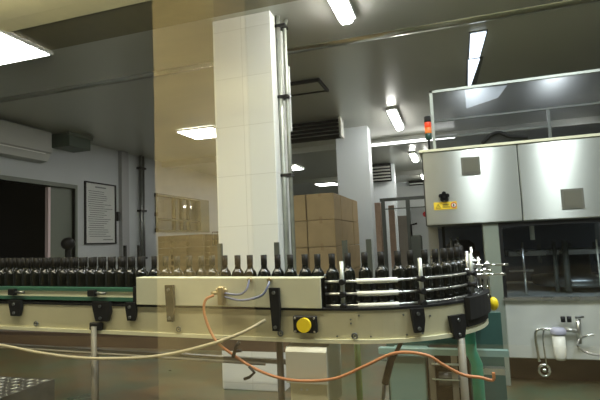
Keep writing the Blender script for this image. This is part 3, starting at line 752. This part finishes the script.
# guide adjusters at the end of the bend
t = thing('guide_adjuster', (.12, 3.25, 1.05), 'cluster of chrome rods and clamps at the right end of the bend', 'adjuster')
random.seed(3)
for x, y, z0, z1 in ((.07, 2.99, 1.08, 1.34), (.135, 3.08, 1.10, 1.30), (.19, 3.20, 1.05, 1.27), (.10, 3.12, 1.12, 1.36), (.16, 3.0, 1.12, 1.24)):
    b = MB(); b.tube([(x, y, z0), (x, y, z1)], .009, 8); b.build('rod', 'steel', t)
for z, x0, x1, y in ((1.245, .07, .31, 3.19), (1.19, .07, .29, 3.17), (1.225, .03, .2, 2.98), (1.13, .06, .18, 3.0), (1.28, .05, .15, 3.08)):
    b = MB(); b.tube([(x0, y, z), (x1, y, z)], .007, 8); b.build('rod', 'chrome', t)
for x, y, z in ((.07, 2.99, 1.225), (.135, 3.08, 1.245), (.19, 3.19, 1.245), (.135, 3.07, 1.19), (.07, 3.0, 1.13), (.10, 3.10, 1.285), (.16, 3.0, 1.19), (.10, 3.05, 1.25)):
    b = MB(); b.box(x-.016, x+.016, y-.016, y+.016, z-.014, z+.014, .003); b.build('clamp', 'steel', t)
b = MB(); b.curve([(.10, 3.0, 1.10), (.14, 2.98, 1.08), (.17, 3.0, 1.085)], .009, 8); b.build('clamp_lever', 'steel', t)
t = thing('yellow_knob', (.2, 3.1, .98), 'yellow oval hand knob at the right end of the conveyor bend', 'knob')
b = MB(); b.ball((.205, 3.15, 1.015), .03, 1, 1, 1.35); b.build('grip', 'yellow', t)
b = MB(); b.tube([(.195, 3.15, 1.045), (.17, 3.15, 1.10)], .008, 8); b.build('stem', 'black', t)
b = MB(); p_ = [along(L1+.56+k*.05)[:2] for k in range(12)]
b.sweep(p_, .126, .160, .985, 1.10); b.sweep(p_, .126, .142, .945, .985); b.build('drive_cover', 'black_rough', cv)

# the left run climbs slightly towards the left
def slope(x): return .022*max(0, -.75-x)
def tilt(o):
    if o.type == 'MESH':
        w = wl(o)
        for v in o.data.vertices: v.co.z += slope(v.co.x+w.x)
    for c in o.children: tilt(c)
# long straight pieces need vertices at the point where the climb starts
import bmesh
def cut(o, X):
    if o.type == 'MESH':
        w = wl(o); b = bmesh.new(); b.from_mesh(o.data)
        bmesh.ops.bisect_plane(b, geom=b.verts[:]+b.edges[:]+b.faces[:], plane_co=Vector((X, 0, 0))-w, plane_no=(1,0,0)); b.to_mesh(o.data); b.free()
    for c in o.children: cut(c, X)
cut(cv, -.75); tilt(cv)

# ================================================================= BOTTLES
bt = thing('wine_bottle', (0,0,0), 'b', 'bottle')
prof = [(0,0),(.030,0),(.0355,.004),(.0365,.010),(.0365,.185),(.0358,.196),(.033,.206),(.027,.215),(.0205,.223),(.0175,.232),(.0160,.245),(.0155,.262),(.0155,.285),(.017,.287),(.017,.300),(.0125,.302),(.0105,.301),(.0105,.285),(0,.28)]
prof = [(r_, z*.985) for r_, z in prof]
b = MB(); b.lathe(prof, (0,0,0), 18); b.build('glass_body', 'bottle_glass', bt)
b = MB(); b.lathe([(.0160,.242),(.0172,.244),(.0180,.300),(0,.301)], (0,0,0), 14); b.build('neck_finish', mat('neck_dark', (.009,.008,.006), .45, spec=.12), bt)
ORD = ['first','second','third','fourth','fifth','sixth','seventh','eighth','ninth','tenth','eleventh','twelfth','thirteenth','fourteenth','fifteenth','sixteenth','seventeenth','eighteenth','nineteenth','twentieth']
STOP = L1+rc*pi/2+1.5
spots = []
s_ = 4.6-1.85
while s_ > 4.6-1.85-.0745*19.5:                                   # left run, two staggered lanes
    spots.append((s_, .026, 'left front')); spots.append((s_-.037, -.043, 'left rear')); s_ -= .0745
s_ = 4.6-1.85+.077
while s_ < STOP:
    if s_ < L1-.11: k = 'plate'
    elif s_ < L1+rc*pi/2: k = 'bend'
    else: k = 'far'
    spots.append((s_, random.uniform(-.008, .012), k)); s_ += random.uniform(.0755, .088) if k != 'bend' else random.uniform(.078, .09)
GR = {'left front': 'dark bottles in the front lane behind the green rail', 'left rear': 'dark bottles in the rear lane behind the green rail',
      'plate': 'dark bottles behind the cream plate', 'bend': 'dark bottles on the conveyor curve', 'far': 'dark bottles entering the machine'}
cnt = {}
for n, (s_, off, k) in enumerate(spots):
    x, y, (tx, ty) = along(s_)
    o = bt if n == 0 else copy_tree(bt)
    o.location = (x+ty*off, y-tx*off, zb-.009+slope(x))
    i = cnt.get(k, 0); cnt[k] = i+1
    od = ORD[i] if i < len(ORD) else None
    o['group'] = GR[k]
    if k == 'left front': o['label'] = 'dark wine bottle, %s leftward from the cream cover plate, front lane' % od if od else 'dark wine bottle far left in the front lane behind the green rail'
    elif k == 'left rear': o['label'] = 'dark wine bottle, %s leftward from the cream cover plate, rear lane' % od if od else 'dark wine bottle far left in the rear lane behind the green rail'
    elif k == 'plate': o['label'] = 'dark wine bottle behind the long cream cover plate, %s from its left end' % od
    elif k == 'bend': o['label'] = 'dark wine bottle behind the three guide rails, %s from the cream plate' % od
    else: o['label'] = 'dark wine bottle on the far run, %s after the bend' % od if od else 'dark wine bottle on the far run close to the machine'

# ================================================================= HOSES AND PIPES IN FRONT
b = MB(); b.curve([(-1.27, 2.40, 1.165), (-1.315, 2.385, 1.14), (-1.32, 2.38, 1.06), (-1.26, 2.38, .93), (-1.15, 2.38, .85), (-1.03, 2.38, .785), (-.90, 2.38, .745), (-.76, 2.38, .735), (-.60, 2.38, .755), (-.45, 2.38, .82), (-.30, 2.38, .885), (-.16, 2.38, .88), (-.08, 2.40, .83), (0, 2.42, .785), (.08, 2.42, .775), (.13, 2.42, .765), (.135, 2.42, .80)], .0075, 8, 6)
tag(b.build('orange_air_hose', 'orange_hose'), 'long orange hose sagging below the conveyor', 'hose')
b = MB(); b.curve([(-4.0, 2.33, 1.0), (-3.2, 2.36, .90), (-2.78, 2.38, .87), (-2.45, 2.38, .83), (-2.10, 2.38, .808), (-1.67, 2.38, .828), (-1.35, 2.38, .89), (-1.11, 2.38, .965), (-.98, 2.42, 1.03)], .009, 10, 6)
tag(b.build('cream_tube', 'cream_hose'), 'cream curved tube hanging under the conveyor at left', 'tube')
t = thing('cable_tie', (-1.1, 2.37, .85), 'black cable clips on the orange hose left of the grey box', 'clip')
b = MB(); b.tube([(-1.15, 2.365, .845), (-1.13, 2.365, .90), (-1.11, 2.365, .925)], .010, 6); b.tube([(-1.145, 2.365, .875), (-1.10, 2.365, .88)], .008, 6); b.build('clip', 'black', t)
b = MB(); b.tube([(-1.06, 2.365, .80), (-1.03, 2.365, .77), (-1.06, 2.365, .745), (-1.09, 2.365, .735)], .008, 6); b.build('clip', 'black', t)

# ================================================================= BEHIND / BELOW
t = thing('tread_plate_step', (-3.6, 3.3, 0), 'low platform with diamond tread plate top in the lower left corner', 'platform')
b = MB(); b.box(-4.6, -3.2, 2.72, 3.25, 0, .40); b.build('platform_body', 'steel_dark', t)
b = MB(); b.box(-4.6, -3.2, 2.72, 3.25, .40, .405); b.build('plate', 'steel_dark', t)
b = MB()
for i in range(18):
    for j in range(7):
        x = -4.55+i*.077; y = 2.76+j*.072; k = 1 if (i+j) % 2 else -1
        b.add([(x-.028, y-.022*k, .4051), (x+.010, y-.009*k, .4051), (x+.028, y+.022*k, .4051), (x-.010, y+.009*k, .4051), (x, y, .413)], [(0,1,4), (1,2,4), (2,3,4), (3,0,4)])
b.build('tread_pattern', 'galvanized', t)
t = thing('lower_return_conveyor', (-2.5, 3.7, 0), 'dim low return conveyor with grey frame behind the main conveyor', 'conveyor')
b = MB(); b.box(-5.0, -.9, 3.55, 3.60, .60, .72); b.build('side_plate', 'brown_dark', t)
b = MB(); b.box(-5.0, -.9, 3.60, 3.95, .70, .715); b.build('chain_belt', 'steel_dark', t)
for x in (-4.6, -3.1, -1.05):
    b = MB(); b.tube([(x, 3.62, 0), (x, 3.62, .60)], .02, 10); b.build('leg', 'steel_dark', t)
# teal machine frame
t = thing('teal_machine_base', (-.3, 3.8, 0), 'teal painted machine base below the right part of the conveyor', 'machine')
b = MB(); b.box(-.50, -.24, 3.55, 3.9, .12, .60, .01); b.build('panel', 'teal_light', t)
b = MB(); b.box(-.56, .30, 3.50, 3.56, .62, .66); b.build('top_rail', 'teal_light', t)
b = MB(); b.box(-.56, .30, 3.9, 3.96, .10, .85); b.build('back_plate', 'teal', t)
b = MB(); b.box(-.60, .30, 3.5, 3.96, .0, .12); b.build('foot', 'trim_dark', t)
b = MB(); b.box(-.23, .05, 3.6, 3.89, .12, .61); b.build('gear_box', 'black_rough', t)
b = MB(); b.tube([(-.16, 3.58, .44), (-.02, 3.58, .44)], .05, 14); b.build('motor', 'trim_dark', t)
for x in (-.20, -.05):
    b = MB(); b.box(x-.02, x+.02, 3.5, 3.54, .12, .62); b.build('leg', 'leg_paint', t)
b = MB(); b.box(-.20, .0, 3.48, 3.5, .56, .575); b.box(-.20, .0, 3.48, 3.5, .46, .47); b.build('tie_bar', 'chrome', t)
b = MB(); b.box(.06, .26, 3.40, 3.46, .53, .57); b.build('tie_bar', 'steel', t)
b = MB(); b.tube([(.09, 3.3, 0), (.09, 3.3, .62), (.06, 3.3, .70), (.06, 3.3, .92)], .036, 14); tag(b.build('green_pipe', 'green_pipe'), 'thick green vertical pipe right of the conveyor leg', 'pipe')
b = MB(); b.tube([(-.56, 2.75, 0), (-.56, 2.75, .88)], .018, 12); tag(b.build('lime_pipe', 'leaf_pipe'), 'light green vertical pipe right of the pale grey box', 'pipe')
t = thing('shock_absorber', (-.3, 2.9, .6), 'black slanted strut under the conveyor before the teal base', 'strut')
b = MB(); b.tube([(-.29, 2.72, .90), (-.36, 2.72, .77)], .012, 10); b.tube([(-.36, 2.72, .80), (-.41, 2.72, .64)], .02, 10); b.build('cylinder', 'black', t)
b = MB(); b.tube([(-.41, 2.72, .66), (-.43, 2.72, .52)], .010, 10); b.build('piston', 'steel_dark', t)
# machinery between the curve and machine
t = thing('crown_feeder', (-.05, 5.9, .9), 'dark machinery under the left end of the cabinet behind the last bottles', 'machine')
b = MB(); b.box(-.08, .28, 5.75, 6.3, .0, 1.25, .02); b.build('body', 'brown_dark', t)
b = MB(); b.lathe([(0,1.25),(.14,1.25),(.16,1.27),(.16,1.33),(.1,1.38),(0,1.39)], (.08, 6.0, 0), 20); b.build('drum', 'black_rough', t)
for x in (-.02, .05):
    b = MB(); b.tube([(x, 5.65, 1.15), (x, 5.65, 1.42)], .012, 8); b.build('post', 'steel', t)
